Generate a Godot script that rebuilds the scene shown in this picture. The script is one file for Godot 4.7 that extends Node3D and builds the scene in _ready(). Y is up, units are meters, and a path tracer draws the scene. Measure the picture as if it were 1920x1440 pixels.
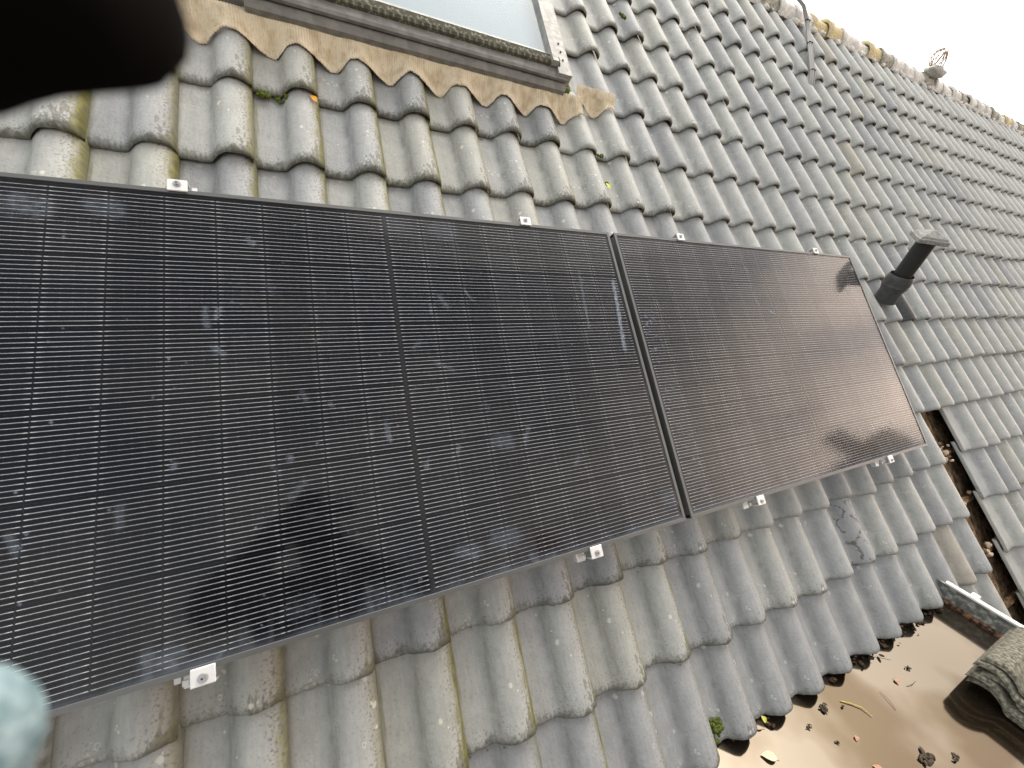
extends Node3D
# Roof slope with two black solar panels, seen from a wet flat roof. Roof frame: x along the ridge, y up the slope, z out of the roof.

const PITCH := 52.0
const P := 0.2025          # cover width of a tile
const U0 := -1.03
const V0 := -0.755
const DV := 0.304          # course
const TROUGH := -0.148     # height of a tile's trough at its nose, below the panel glass
const SLOPE := 0.079
const PW := 1.762
const PH := 1.134
const GAP := 0.027

var R := RandomNumberGenerator.new()
var roof: Transform3D
var cam_at: Transform3D
var used := {}

# ---------------------------------------------------------------- helpers
func tag(o: Node, label: String, category: String, group := "") -> void:
	o.set_meta("label", label)
	o.set_meta("category", category)
	if group != "": o.set_meta("group", group)

func numbered(n: String) -> String:
	var k: int = used.get(n, 0)
	used[n] = k + 1
	return n if k == 0 else "%s_%03d" % [n, k]

func thing(n: String, label: String, category: String, at := Transform3D(), group := "") -> Node3D:
	var o := Node3D.new()
	o.name = numbered(n)
	add_child(o, true)
	o.transform = at
	tag(o, label, category, group)
	return o

func part(parent: Node, n: String, m: Mesh, mat: Material, at := Transform3D()) -> MeshInstance3D:
	var o := MeshInstance3D.new()
	var key := str(parent.get_instance_id()) + n
	o.name = n if not used.has(key) else "%s_%03d" % [n, used[key]]
	used[key] = used.get(key, 0) + 1
	o.mesh = m
	o.material_override = mat
	o.transform = at
	parent.add_child(o, true)
	return o

func struct(n: String, m: Mesh, mat: Material, at := Transform3D()) -> MeshInstance3D:
	var o := part(self, n, m, mat, at)
	o.set_meta("kind", "structure")
	return o

func lin(r: float, g: float, b: float, a := 1.0) -> Color:
	return Color(r, g, b, a).linear_to_srgb()

func mat(c: Color, rough := 0.8, metal := 0.0, spec := 0.5) -> StandardMaterial3D:
	var m := StandardMaterial3D.new()
	m.albedo_color = c
	m.roughness = rough
	m.metallic = metal
	m.metallic_specular = spec
	return m

func new_st(smooth := true) -> SurfaceTool:
	var st := SurfaceTool.new()
	st.begin(Mesh.PRIMITIVE_TRIANGLES)
	st.set_smooth_group(0 if smooth else -1)
	return st

func done(st: SurfaceTool) -> ArrayMesh:
	st.generate_normals()
	return st.commit()

func tri(st: SurfaceTool, a: Vector3, b: Vector3, c: Vector3, ua := Vector2(), ub := Vector2(), uc := Vector2()) -> void:
	st.set_uv(ua); st.add_vertex(a)
	st.set_uv(ub); st.add_vertex(b)
	st.set_uv(uc); st.add_vertex(c)

# a, b, c, d run clockwise seen from the front
func quad(st: SurfaceTool, a: Vector3, b: Vector3, c: Vector3, d: Vector3, ua := Vector2(0, 0), ub := Vector2(1, 0), uc := Vector2(1, 1), ud := Vector2(0, 1)) -> void:
	tri(st, a, b, c, ua, ub, uc)
	tri(st, a, c, d, ua, uc, ud)

# rows of points; front side where (along the row) x (to the next row) points away from the eye
func sheet(st: SurfaceTool, rows: Array, uvs: Array = [], flip := false) -> void:
	for j in rows.size() - 1:
		for i in rows[j].size() - 1:
			var a: Vector3 = rows[j][i]
			var b: Vector3 = rows[j][i + 1]
			var c: Vector3 = rows[j + 1][i + 1]
			var d: Vector3 = rows[j + 1][i]
			var t := [Vector2(), Vector2(), Vector2(), Vector2()]
			if uvs.size(): t = [uvs[j][i], uvs[j][i + 1], uvs[j + 1][i + 1], uvs[j + 1][i]]
			if flip: quad(st, a, b, c, d, t[0], t[1], t[2], t[3])
			else: quad(st, d, c, b, a, t[3], t[2], t[1], t[0])

# bevelled box
func add_box(st: SurfaceTool, size: Vector3, at := Transform3D(), bevel := 0.0) -> void:
	var h := size / 2.0
	var b: float = minf(bevel, minf(h.x, minf(h.y, h.z)) * 0.9)
	st.set_smooth_group(-1)
	for ax in 3:
		for s in [-1.0, 1.0]:
			var n := Vector3.ZERO; n[ax] = s
			var u := Vector3.ZERO; u[(ax + 1) % 3] = 1.0
			var v := Vector3.ZERO; v[(ax + 2) % 3] = 1.0
			var c: Vector3 = n * h[ax]
			var hu: Vector3 = u * (h[(ax + 1) % 3] - b)
			var hv: Vector3 = v * (h[(ax + 2) % 3] - b)
			var q := [c - hu - hv, c + hu - hv, c + hu + hv, c - hu + hv]
			if s > 0: q.reverse()
			quad(st, at * q[0], at * q[1], at * q[2], at * q[3])
			if b > 0.0:
				# edge chamfers towards +u and -u, corners
				for t in [-1.0, 1.0]:
					var n2: Vector3 = u * t
					var e1: Vector3 = c + n2 * (h[(ax + 1) % 3] - b)
					var e2: Vector3 = n * (h[ax] - b) + n2 * h[(ax + 1) % 3]
					var f := [e1 - hv, e1 + hv, e2 + hv, e2 - hv]
					if s * t < 0: f.reverse()
					quad(st, at * f[0], at * f[1], at * f[2], at * f[3])
	if b > 0.0:
		for x in [-1.0, 1.0]:
			for y in [-1.0, 1.0]:
				for z in [-1.0, 1.0]:
					var k := [Vector3(x * h.x, y * (h.y - b), z * (h.z - b)), Vector3(x * (h.x - b), y * h.y, z * (h.z - b)), Vector3(x * (h.x - b), y * (h.y - b), z * h.z)]
					if x * y * z > 0: k.reverse()
					tri(st, at * k[0], at * k[1], at * k[2])

func box(size: Vector3, bevel := 0.0) -> ArrayMesh:
	var st := new_st(false)
	add_box(st, size, Transform3D(), bevel)
	return done(st)

func shift(x: float, y: float, z: float) -> Transform3D:
	return Transform3D(Basis(), Vector3(x, y, z))

func frame_along(d: Vector3) -> Basis:
	var y := d.normalized()
	var x := y.cross(Vector3(0.13, 0.2, 0.97)).normalized()
	if x.length() < 0.5: x = Vector3.RIGHT
	return Basis(x, y, x.cross(y))

func add_tube(st: SurfaceTool, pts: Array, radii: Array, sides := 8, caps := true) -> void:
	st.set_smooth_group(0)
	var rings := []
	var b := Basis()
	for i in pts.size():
		var d: Vector3 = (pts[mini(i + 1, pts.size() - 1)] - pts[maxi(i - 1, 0)]).normalized()
		if i == 0: b = frame_along(d)
		else:
			var x: Vector3 = (b.x - d * b.x.dot(d)).normalized()
			b = Basis(x, d, x.cross(d))
		var ring := []
		for k in sides + 1:
			var a := TAU * k / sides
			ring.append(pts[i] + (b.x * cos(a) + b.z * sin(a)) * radii[mini(i, radii.size() - 1)])
		rings.append(ring)
	sheet(st, rings, [], true)
	if caps:
		st.set_smooth_group(-1)
		for e in [0, pts.size() - 1]:
			for k in sides:
				if e == 0: tri(st, pts[e], rings[e][k], rings[e][k + 1])
				else: tri(st, pts[e], rings[e][k + 1], rings[e][k])

func tube(pts: Array, radii: Array, sides := 8) -> ArrayMesh:
	var st := new_st()
	add_tube(st, pts, radii, sides)
	return done(st)

# closed outline in (y, z), drawn out along x
func add_bar(st: SurfaceTool, outline: Array, x0: float, x1: float, at := Transform3D()) -> void:
	st.set_smooth_group(-1)
	var n := outline.size()
	for i in n:
		var a: Vector2 = outline[i]
		var b: Vector2 = outline[(i + 1) % n]
		quad(st, at * Vector3(x0, a.x, a.y), at * Vector3(x0, b.x, b.y), at * Vector3(x1, b.x, b.y), at * Vector3(x1, a.x, a.y), Vector2(x0, 0), Vector2(x0, 1), Vector2(x1, 1), Vector2(x1, 0))
	var flat := PackedVector2Array(outline)
	var ids := Geometry2D.triangulate_polygon(flat)
	for k in range(0, ids.size(), 3):
		var q := [flat[ids[k]], flat[ids[k + 1]], flat[ids[k + 2]]]
		tri(st, at * Vector3(x0, q[0].x, q[0].y), at * Vector3(x0, q[1].x, q[1].y), at * Vector3(x0, q[2].x, q[2].y))
		tri(st, at * Vector3(x1, q[2].x, q[2].y), at * Vector3(x1, q[1].x, q[1].y), at * Vector3(x1, q[0].x, q[0].y))

func bar(outline: Array, x0: float, x1: float) -> ArrayMesh:
	var st := new_st(false)
	add_bar(st, outline, x0, x1)
	return done(st)

# lump: a sphere pushed in and out
func lump(size: Vector3, rough: float, seed_: int, rings := 9) -> ArrayMesh:
	var nz := FastNoiseLite.new()
	nz.seed = seed_
	nz.frequency = 1.6
	var st := new_st()
	var rows := []
	for j in rings + 1:
		var row := []
		var t := PI * j / rings
		for i in rings * 2 + 1:
			var a := TAU * (i % (rings * 2)) / (rings * 2)
			var d := Vector3(sin(t) * cos(a), cos(t), sin(t) * sin(a))
			row.append(d * size * (1.0 + rough * nz.get_noise_3dv(d)))
		rows.append(row)
	sheet(st, rows, [], false)
	return done(st)

# body from tapered bones: [a, b, radius at a, radius at b]
func skin(bones: Array, cell: float, blend: float) -> ArrayMesh:
	var lo := Vector3(1e9, 1e9, 1e9)
	var hi := -lo
	for q in bones:
		for e in 2:
			lo = lo.min(q[e] - Vector3.ONE * (q[2 + e] + cell * 3.0))
			hi = hi.max(q[e] + Vector3.ONE * (q[2 + e] + cell * 3.0))
	var n := Vector3i(((hi - lo) / cell).ceil()) + Vector3i.ONE
	var f := PackedFloat32Array()
	f.resize(n.x * n.y * n.z)
	f.fill(cell * 4.0)
	for q in bones:
		var a: Vector3 = q[0]
		var ab: Vector3 = q[1] - a
		var l2: float = maxf(ab.length_squared(), 1e-9)
		var r: float = maxf(q[2], q[3]) + cell * 2.0 + blend
		var i0 := Vector3i(((a.min(q[1]) - Vector3.ONE * r - lo) / cell).floor()).clamp(Vector3i.ZERO, n - Vector3i.ONE)
		var i1 := Vector3i(((a.max(q[1]) + Vector3.ONE * r - lo) / cell).ceil()).clamp(Vector3i.ZERO, n - Vector3i.ONE)
		for z in range(i0.z, i1.z + 1):
			for y in range(i0.y, i1.y + 1):
				for x in range(i0.x, i1.x + 1):
					var p := lo + Vector3(x, y, z) * cell
					var t := clampf((p - a).dot(ab) / l2, 0.0, 1.0)
					var d: float = (p - a - ab * t).length() - lerpf(q[2], q[3], t)
					var at := (z * n.y + y) * n.x + x
					var o := f[at]
					var h := maxf(blend - absf(o - d), 0.0) / blend
					f[at] = minf(o, d) - h * h * blend * 0.25
	var ids := {}
	var pts := PackedVector3Array()
	var st := new_st()
	var corners := [Vector3i(0, 0, 0), Vector3i(1, 0, 0), Vector3i(0, 1, 0), Vector3i(1, 1, 0), Vector3i(0, 0, 1), Vector3i(1, 0, 1), Vector3i(0, 1, 1), Vector3i(1, 1, 1)]
	var edges := [[0, 1], [2, 3], [4, 5], [6, 7], [0, 2], [1, 3], [4, 6], [5, 7], [0, 4], [1, 5], [2, 6], [3, 7]]
	var vals := [0.0, 0.0, 0.0, 0.0, 0.0, 0.0, 0.0, 0.0]
	for z in n.z - 1:
		for y in n.y - 1:
			for x in n.x - 1:
				var at := (z * n.y + y) * n.x + x
				var m := 0
				if f[at] > cell * 3.0: continue
				for k in 8:
					var c: Vector3i = corners[k]
					vals[k] = f[at + (c.z * n.y + c.y) * n.x + c.x]
					if vals[k] < 0.0: m |= 1 << k
				if m == 0 or m == 255: continue
				var s := Vector3.ZERO
				var cnt := 0
				for e in edges:
					var va: float = vals[e[0]]
					var vb: float = vals[e[1]]
					if (va < 0.0) != (vb < 0.0):
						s += Vector3(corners[e[0]]).lerp(Vector3(corners[e[1]]), va / (va - vb))
						cnt += 1
				ids[at] = pts.size()
				pts.append(lo + (Vector3(x, y, z) + s / cnt) * cell)
	var step := [1, n.x, n.x * n.y]
	for at in ids:
		for ax in 3:
			var nx: int = at + step[ax]
			if (f[at] < 0.0) == (f[nx] < 0.0): continue
			var s1: int = step[(ax + 1) % 3]
			var s2: int = step[(ax + 2) % 3]
			if not (ids.has(at - s1) and ids.has(at - s2) and ids.has(at - s1 - s2)): continue
			var q := [pts[ids[at]], pts[ids[at - s1]], pts[ids[at - s1 - s2]], pts[ids[at - s2]]]
			if f[at] < 0.0: q.reverse()
			quad(st, q[0], q[1], q[2], q[3])
	return done(st)

func tex(w: int, h: int, f: Callable) -> ImageTexture:
	var b := PackedByteArray()
	b.resize(w * h * 4)
	var i := 0
	for y in h:
		for x in w:
			var c: Color = f.call((x + 0.5) / w, (y + 0.5) / h)
			b[i] = clampi(int(c.r * 255.0), 0, 255)
			b[i + 1] = clampi(int(c.g * 255.0), 0, 255)
			b[i + 2] = clampi(int(c.b * 255.0), 0, 255)
			b[i + 3] = clampi(int(c.a * 255.0), 0, 255)
			i += 4
	return ImageTexture.create_from_image(Image.create_from_data(w, h, false, Image.FORMAT_RGBA8, b))

func noise(seed_: int, freq: float, oct := 3) -> FastNoiseLite:
	var n := FastNoiseLite.new()
	n.seed = seed_
	n.noise_type = FastNoiseLite.TYPE_SIMPLEX_SMOOTH
	n.frequency = freq
	n.fractal_octaves = oct
	return n

func grain(seed_: int, freq: float, strength: float) -> NoiseTexture2D:
	var t := NoiseTexture2D.new()
	t.width = 256
	t.height = 256
	t.seamless = true
	t.as_normal_map = true
	t.bump_strength = strength
	t.noise = noise(seed_, freq, 4)
	return t

func speckle(seed_: int, freq: float, lo: Color, hi: Color, a := 0.3, b := 0.7) -> NoiseTexture2D:
	var t := NoiseTexture2D.new()
	t.width = 256
	t.height = 256
	t.seamless = true
	t.noise = noise(seed_, freq, 5)
	var g := Gradient.new()
	g.offsets = PackedFloat32Array([a, b])
	g.colors = PackedColorArray([lo, hi])
	t.color_ramp = g
	return t

func rough_mat(lo: Color, hi: Color, scale: float, seed_: int, rough := 0.85, metal := 0.0, bump := 3.0) -> StandardMaterial3D:
	var m := mat(Color.WHITE, rough, metal, 0.4)
	m.albedo_texture = speckle(seed_, 0.02, lo, hi)
	m.normal_enabled = true
	m.normal_texture = grain(seed_ + 1, 0.05, bump)
	m.uv1_triplanar = true
	m.uv1_scale = Vector3.ONE * scale
	return m

# ---------------------------------------------------------------- the tile
func prof(t: float) -> float:
	if t < 0.0: return 0.001 + 0.03 * -t
	var z := 0.0025 * pow(absf(t - 0.22) / 0.22, 2.0) if t < 0.40 else 0.00175
	z += 0.0014 * exp(-pow((t - 0.24) / 0.03, 2.0))
	var s := (t - 0.735) / 0.32
	if s > -1.0: z += 0.055 * pow(maxf(0.0, 1.0 - s * s), 0.95 if s < 0.0 else 0.55)
	return z

# the roll gets lower towards the head, so that the next tile's nose fits over it
func prof_at(t: float, y: float) -> float:
	var z := prof(t)
	return z - maxf(0.0, z - 0.002) * 0.42 * y

func tile_mesh(nx: int, fine: bool, wear: int) -> ArrayMesh:
	var nz := noise(40 + wear, 9.0, 2)
	var st := new_st()
	var xs := [[-0.17, -0.018], [-0.17, -0.002], [-0.155, 0.0]]
	for i in nx + 1: xs.append([-0.1 + 1.05 * i / nx, 0.0])
	xs.append_array([[0.972, -0.0008], [0.988, -0.0035], [0.997, -0.009], [1.0, -0.019], [1.0, -0.026]])
	var ys := [[0.008, -0.0188], [0.001, -0.0165], [0.0, -0.0135], [0.0012, -0.0095], [0.0045, -0.0058], [0.010, -0.0028], [0.017, -0.001], [0.028, 0.0]]
	for v in ([0.07, 0.13, 0.2, 0.27, 0.33, 0.36] if fine else [0.18, 0.36]): ys.append([v, 0.0])
	ys.append_array([[0.366, -0.002], [0.370, -0.008], [0.370, -0.0188]])
	var rows := []
	var uvs := []
	for y in ys:
		var row := []
		var uv := []
		for x in xs:
			var w := 0.0012 * nz.get_noise_2d(x[0], y[0] * 5.0)
			var yy: float = y[0] + (0.004 * nz.get_noise_2d(x[0] * 1.5, 7.0) if y[0] < 0.03 else 0.0)
			row.append(Vector3(x[0] * P, yy, prof_at(x[0], y[0]) - SLOPE * y[0] + minf(x[1], y[1]) + w))
			uv.append(Vector2((x[0] + 0.17) / 1.17, 1.0 - y[0] / 0.37))
		rows.append(row)
		uvs.append(uv)
	sheet(st, rows, uvs, false)
	var under := []
	var uuv := []
	for y in [0.008, 0.1, 0.37]:
		var row := []
		var uv := []
		for x in xs:
			row.append(Vector3(x[0] * P, y, prof_at(x[0], y) - SLOPE * y - 0.0195))
			uv.append(Vector2(0.5, 0.5))
		under.append(row)
		uuv.append(uv)
	sheet(st, under, uuv, true)
	return done(st)

func tile_texture(seed_: int, moss: float, white: float, dirt: float, cracks := false) -> ImageTexture:
	var n1 := noise(seed_, 3.0, 3)
	var n2 := noise(seed_ + 1, 19.0, 4)
	var n3 := noise(seed_ + 2, 9.0, 4)
	var cell := FastNoiseLite.new()
	cell.seed = seed_ + 5
	cell.noise_type = FastNoiseLite.TYPE_CELLULAR
	cell.frequency = 3.4
	cell.cellular_return_type = FastNoiseLite.RETURN_DISTANCE2_SUB
	var r := RandomNumberGenerator.new()
	r.seed = seed_
	var spots := []
	for i in int(white):
		var near := Vector2(r.randf_range(0.2, 0.98), r.randf_range(0.15, 1.0))
		for k in r.randi_range(1, 5):
			spots.append([near + Vector2(r.randfn(0, 0.05), r.randfn(0, 0.035)), r.randf_range(0.008, 0.024) * (1.5 if k == 0 else 0.8), r.randf() < 0.3])
	return tex(192, 320, func(x: float, y: float) -> Color:
		var u := (x * 1.17 - 0.17)
		var v := (1.0 - y) * 0.37          # metres above the nose
		var a := n1.get_noise_2d(x, y * 1.6)
		var b := n2.get_noise_2d(x * 0.8, y * 0.9)
		var s := n3.get_noise_2d(x * 2.2, y * 0.45)
		var g := 0.405 + 0.05 * a + 0.03 * b + 0.04 * s
		var c := Vector3(g * 0.968, g * 0.995, g * 0.972)
		# dark specks, thicker on the flank of the roll and near the nose
		var where := dirt * (0.25 + 0.6 * exp(-pow((u - 0.9) / 0.1, 2.0)) + 0.5 * exp(-pow(v / 0.05, 2.0)))
		var sp := n2.get_noise_2d(x * 1.4 + 9.0, y * 2.2)
		if sp > 0.44 - 0.34 * where: c *= lerpf(1.0, 0.5, clampf((sp - 0.44 + 0.34 * where) * 6.0, 0.0, 1.0) * minf(1.0, 0.3 + where))
		# worn grey stain up the roll from the nose
		var worn := clampf(0.65 - v / 0.15 + 2.4 * (u - 0.84) + 0.7 * a + 0.6 * s + 0.3 * b, 0.0, 1.0) * clampf((u - 0.5) * 5.0, 0.0, 1.0) * dirt
		c = c.lerp(Vector3(0.135, 0.135, 0.115) * (1.0 + b), smoothstep(0.25, 0.5, worn) * 0.75)
		var groove_shade := exp(-pow((u - 0.47 - 0.05 * a) / 0.07, 2.0)) * clampf(0.55 + 0.9 * s, 0.0, 1.0) * (0.35 + 0.5 * dirt)  # shade in the groove beside the roll, painted as a streak of dirt
		c *= 1.0 - 0.45 * groove_shade
		# olive film on the right flank
		var green := moss * clampf((u - 0.87) * 10.0 + 0.6 * s + 0.3 * b, 0.0, 1.0)
		c = c.lerp(Vector3(0.15, 0.14, 0.025) * (1.0 + 0.8 * b), green * 0.95)
		var left := moss * clampf(1.0 - (u + 0.02) * 13.0 + 0.6 * s, 0.0, 1.0)
		c = c.lerp(Vector3(0.14, 0.13, 0.035), left * 0.85)
		# moss along the nose
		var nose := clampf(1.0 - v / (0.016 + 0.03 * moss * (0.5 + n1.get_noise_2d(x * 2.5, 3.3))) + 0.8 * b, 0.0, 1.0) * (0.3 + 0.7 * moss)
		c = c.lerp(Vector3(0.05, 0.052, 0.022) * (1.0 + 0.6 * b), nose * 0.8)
		for q in spots:
			var d: float = (Vector2(u * 1.0, y * 1.55) - Vector2(q[0].x, q[0].y * 1.55)).length() / q[1] + 0.5 * b
			if d < 1.0 and not (q[2] and d < 0.5): c = c.lerp(Vector3(0.62, 0.62, 0.55), clampf((1.0 - d) * 3.0, 0.0, 0.9))
		if cracks and u > 0.35:
			var e := cell.get_noise_2d(x * 1.3 + 0.02 * a, y * 1.5 + 0.03 * b) + 1.0
			if e < 0.12: c *= 0.35
			elif e < 0.17: c *= 0.7
		return Color(clampf(c.x, 0, 1), clampf(c.y, 0, 1), clampf(c.z, 0, 1)).linear_to_srgb())

func vk(k: int) -> float: return V0 + DV * k
func uc(c: int) -> float: return U0 + P * c

# ---------------------------------------------------------------- scene
func _ready() -> void:
	R.seed = 11
	var f := deg_to_rad(PITCH)
	var ev := Vector3(0, sin(f), -cos(f))
	var en := Vector3(0, cos(f), sin(f))
	roof = Transform3D(Basis(Vector3.RIGHT, ev, en), Vector3(0, 0.7027, 0))
	look()
	setting()
	house()
	panels()
	skylight()
	vent()
	small_things()
	photographer()
	neighbours()

func look() -> void:
	var right := Vector3(0.904383, 0.091005, 0.416905)
	var down := Vector3(-0.080223, -0.923314, 0.375573)
	var fwd := Vector3(0.419113, -0.373107, -0.827729)
	cam_at = Transform3D(Basis(right, -down, -fwd).orthonormalized(), Vector3(-1.0817, 1.59444, 0.70901))
	var cam := Camera3D.new()
	cam.name = "camera"
	cam.keep_aspect = Camera3D.KEEP_HEIGHT
	var at := CameraAttributesPhysical.new()
	at.frustum_focal_length = 12.4374
	at.exposure_aperture = 5.6
	at.frustum_focus_distance = 2.1
	at.frustum_near = 0.004
	at.frustum_far = 400.0
	cam.attributes = at
	cam.fov = 87.947
	cam.near = 0.004
	cam.far = 400.0
	add_child(cam)
	cam.transform = cam_at
	cam.current = true

	var sun := DirectionalLight3D.new()
	sun.name = "sun"
	sun.light_energy = 0.18
	sun.light_color = Color(1.0, 0.965, 0.9)
	sun.light_angular_distance = 80.0
	sun.shadow_enabled = true
	var to_sun := Vector3(0.34, 0.87, -0.36).normalized()
	add_child(sun)
	sun.look_at_from_position(to_sun * 30.0, Vector3.ZERO, Vector3.UP)

	var env := Environment.new()
	env.background_mode = Environment.BG_SKY
	env.tonemap_mode = Environment.TONE_MAPPER_LINEAR
	env.tonemap_exposure = 1.68
	env.sdfgi_enabled = true
	env.ssao_enabled = true
	env.ssil_enabled = true
	var sky := Sky.new()
	var pm := PanoramaSkyMaterial.new()
	var cl := noise(5, 0.55, 5)
	var cl2 := noise(8, 1.4, 4)
	var w := 512
	var h := 256
	var px := PackedFloat32Array()
	px.resize(w * h * 3)
	for y in h:
		var el := PI * (0.5 - (y + 0.5) / h)
		for x in w:
			var az := TAU * (x + 0.5) / w
			var d := Vector3(sin(az) * cos(el), sin(el), -cos(az) * cos(el))
			var e := maxf(d.y, 0.0)
			var q := d / (e + 0.35)
			var n := cl.get_noise_2d(q.x * 2.0, q.z * 2.0) + 0.5 * cl2.get_noise_2d(q.x * 2.0, q.z * 2.0)
			var cover := lerpf(smoothstep(-0.45, 0.25, n), 1.0, smoothstep(0.3, -0.1, d.z))
			var c := Vector3(0.45, 0.55, 0.70).lerp(Vector3(1.0, 1.0, 0.99), cover)
			c = c.lerp(Vector3(1.3, 1.25, 1.17), pow(1.0 - e, 2.0))
			c *= 1.0 + 0.22 * n * smoothstep(-0.5, 0.1, d.z)
			var ang := acos(clampf(d.dot(to_sun), -1, 1))
			c += Vector3(3.7, 3.45, 3.1) * exp(-pow(ang / 0.42, 2.0)) * (1.0 + 0.15 * n)
			var sidew := clampf(d.x, 0, 1)
			c += Vector3(4.4, 3.2, 2.4) * sidew * sidew * sidew * pow(1.0 - e, 1.5) * clampf(1.0 + 1.3 * n, 0.1, 2.0) * smoothstep(-0.45, 0.15, d.z)
			c *= lerpf(1.0, lerpf(1.05, 0.30, e), smoothstep(0.1, 0.5, d.z + 0.2 * e)) * lerpf(0.9, 1.2, smoothstep(0.1, -0.3, d.z))
			var i := (y * w + x) * 3
			px[i] = c.x; px[i + 1] = c.y; px[i + 2] = c.z
	pm.panorama = ImageTexture.create_from_image(Image.create_from_data(w, h, false, Image.FORMAT_RGBF, px.to_byte_array()))
	sky.sky_material = pm
	env.sky = sky
	var we := WorldEnvironment.new()
	we.name = "world"
	we.environment = env
	add_child(we)

func setting() -> void:
	# ground far below, flat roof, puddle
	var g := PlaneMesh.new()
	g.size = Vector2(500, 500)
	struct("ground", g, rough_mat(lin(0.05, 0.06, 0.03), lin(0.12, 0.11, 0.07), 0.1, 70), shift(0, -2.9, 0))
	var slab := rough_mat(lin(0.03, 0.028, 0.025), lin(0.07, 0.06, 0.05), 1.5, 71)
	struct("flat_roof", box(Vector3(7.68, 0.3, 3.0)), slab, shift(1.68 - 3.84, -0.175, 0.16 + 1.5))
	var wm := mat(lin(0.165, 0.140, 0.110), 0.08, 0.9, 0.5)
	wm.albedo_texture = speckle(72, 0.006, Color(0.80, 0.76, 0.70), Color(1, 1, 1), 0.3, 0.6)
	wm.normal_enabled = true
	wm.normal_texture = grain(73, 0.012, 0.5)
	wm.normal_scale = 0.05
	wm.uv1_triplanar = true
	wm.uv1_world_triplanar = true
	wm.uv1_scale = Vector3.ONE * 0.7
	var st := new_st()
	quad(st, Vector3(-6, 0, 3.15), Vector3(-6, 0, 0.17), Vector3(1.688, 0, 0.17), Vector3(1.688, 0, 3.15))
	struct("water", done(st), wm)

func hidden_by_panel(q: Vector3, c: Vector3) -> bool:
	var t := c.z / (c.z - q.z)
	var h := c.lerp(q, t)
	return h.y > 0.0 and h.y < PH and h.x > -PW and h.x < PW + GAP

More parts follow.
